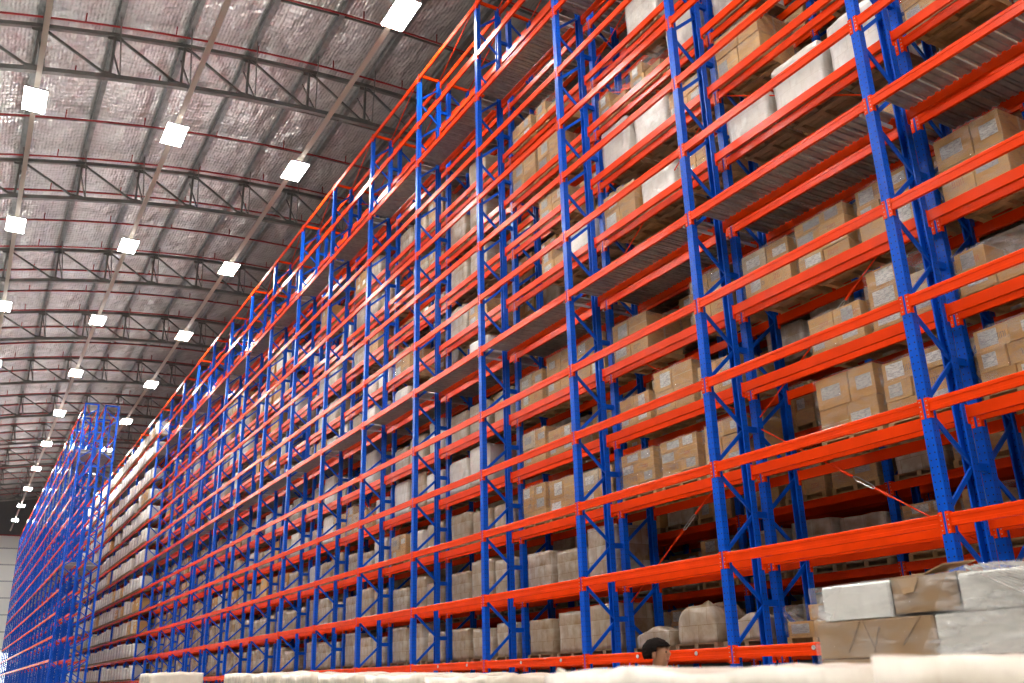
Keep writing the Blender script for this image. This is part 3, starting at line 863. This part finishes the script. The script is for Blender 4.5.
first = 3
kx = 0
for k in range(-5, 14):
    X = 31.7+10.3*k
    if k < -2: lab = 'grey roof truss behind the camera, out of sight'
    if k < -1: continue
    lab = ('grey roof truss at the very top edge of the photo, partly cut off' if k == -1 else f'{ORD[k]} grey arched roof truss from the top left, spanning over the racks')
    if X > 134: break
    t = thing('roof_truss', lab, 'roof truss', (X, 0, 0), 'arched roof trusses')
    for n_, me in tps: obj(n_, me, t)
# purlins
def curve_shift(Y): return ztop(Y)
for j, Y in enumerate(YT):
    mb = MB(); z = .19
    mb.box(-30, 135.8, -.05, .05, -.11, .11, 'purlin'); mb.box(-30, 135.8, -.012, .13, .10, .115, 'purlin'); mb.box(-30, 135.8, -.13, .012, -.115, -.10, 'purlin')
    mb.box(-30, 135.8, -.138, -.128, -.115, -.07, 'purlin')
    o = obj('roof_purlin', mb, None, (0, -Y, ztop(Y)+z)); tag(o, f'{ORD[j]} steel purlin from the left running lengthwise under the foil roof', 'purlin', 'lengthwise roof purlins')
# sprinkler pipes and bridging following the arch
pm = MB(); pts = [(0, -Y, ztop(Y)-.02) for Y in [YN[0]+.3+k*1.2 for k in range(38)]]
pm.tube(pts, .038, 'red_pipe', 6); pm = fixn(pm.mesh('pipe_run'))
sm = MB()
for Y in [YN[0]+1.3+k*3.1 for k in range(15)]: sm.tube([(0, -Y, ztop(Y)-.02), (0, -Y, ztop(Y)+.40)], .022, 'red_pipe', 5)
sm = fixn(sm.mesh('sprinkler_head'))
bg = MB()
for y0_, y1_ in zip(YN, YN[1:]): bg.bar((0, -y0_, ztop(y0_)+.16), (0, -y1_, ztop(y1_)+.16), .05, .09, 'truss')
bg = fixn(bg.mesh('bridging_bar'))
for k in range(-6, 40):
    X = 31.1+3.45*k
    if X > 134: break
    t = thing('sprinkler_pipe', f'{"thin red sprinkler pipe" if True else ""} arching across the roof, {ORD[k+6] if k+6 < 30 else "far"} from the near end' if k+6 < 30 else 'thin red sprinkler pipe arching across the far end of the roof', 'sprinkler pipe', (X, 0, 0), 'red sprinkler pipes' if k+6 < 30 else 'farthest red sprinkler pipes')
    obj('pipe_run', pm, t); obj('sprinkler_head', sm, t)
    if k % 3: tag(obj('roof_bridging', bg, None, (X+.35, 0, 0)), 'dark bridging bar between purlins just under the foil roof', 'bridging bar', 'dark bridging bars under the foil')
# lamps: rows hang from cream cable trays above the aisles
LZ = EYE+18.9
hm = MB(); hm.box(-.72, .72, -.36, .36, .0, .07, 'housing'); hm.box(-.5, .5, -.10, .10, .07, .15, 'housing'); hm = fixn(hm.mesh('lamp_housing'))
um = MB()  # added glowing strips above each housing, only to light the ceiling
for s_ in (1, -1): um.box(-.66, .66, s_*.20, s_*.34, .07, .085, 'ceiling_fill')
um = fixn(um.mesh('added_fill_strip'))
dm_ = MB(); dm_.box(-.70, .70, -.34, .34, -.02, .0, 'lamp'); dm_ = fixn(dm_.mesh('diffuser'))
rows = [(8.85, 21.1, 'right'), (4.2, 31.0, 'middle'), (-.38, 31.0, 'left'), (-5.0, 31.0, 'far left'), (-9.6, 31.0, 'outer left')]
for Y, xs0, nm in rows:
    mb = MB(); mb.box(-28, 134.5, -.085, .085, .0, .012, 'tray'); mb.box(-28, 134.5, -.085, -.077, .0, .06, 'tray'); mb.box(-28, 134.5, .077, .085, .0, .06, 'tray')
    tag(obj('cable_tray', mb, None, (0, -Y, LZ+.16)), {'right': 'cream cable tray carrying the right-hand line of lamps', 'middle': 'cream cable tray carrying the middle line of lamps',
        'left': 'cream cable tray carrying the left line of lamps at the photo edge', 'rear aisle': 'cable tray hidden above the dark aisle behind the racks', 'far left': 'cable tray beyond the left edge of the photo'}.get(nm, 'cable tray of the '+nm+' line beyond the photo'), 'cable tray')
    for k in range(-5, 15):
        x = xs0+10.35*k
        if x > 134 or x < -28: continue
        v = in_frame((x, -Y, LZ), 30)
        n_vis = k if nm in ('right', 'rear aisle') else k
        n_ord = k
        if v and 0 <= n_ord < 30: lab = f'bright white high-bay lamp, {ORD[n_ord]} from the top in the {nm} line'
        else: lab = f'bright white high-bay lamp of the {nm} line, outside or hidden in the photo'
        t = thing('high_bay_lamp', lab, 'ceiling lamp', (x, -Y, LZ), 'high-bay lamps of the '+nm+' line' + ('' if v else ' out of view'))
        obj('lamp_housing', hm, t); obj('added_fill_strip', um, t); obj('diffuser', dm_, t)

# ------------------------------------------------------------------ light and view
w = bpy.data.worlds.new('world'); scene.world = w; w.use_nodes = True
bgn = w.node_tree.nodes['Background']; bgn.inputs[0].default_value = (1.0, .95, .89, 1); bgn.inputs[1].default_value = .13
vs = scene.view_settings; vs.view_transform = 'Standard'; vs.look = 'None'; vs.gamma = 1; vs.use_curve_mapping = False; vs.exposure = -0.08
scene.cycles.max_bounces = 6; scene.cycles.diffuse_bounces = 3; scene.cycles.glossy_bounces = 3; scene.cycles.transparent_max_bounces = 10
scene.cycles.sample_clamp_indirect = 4
scene.cycles.use_denoising = True
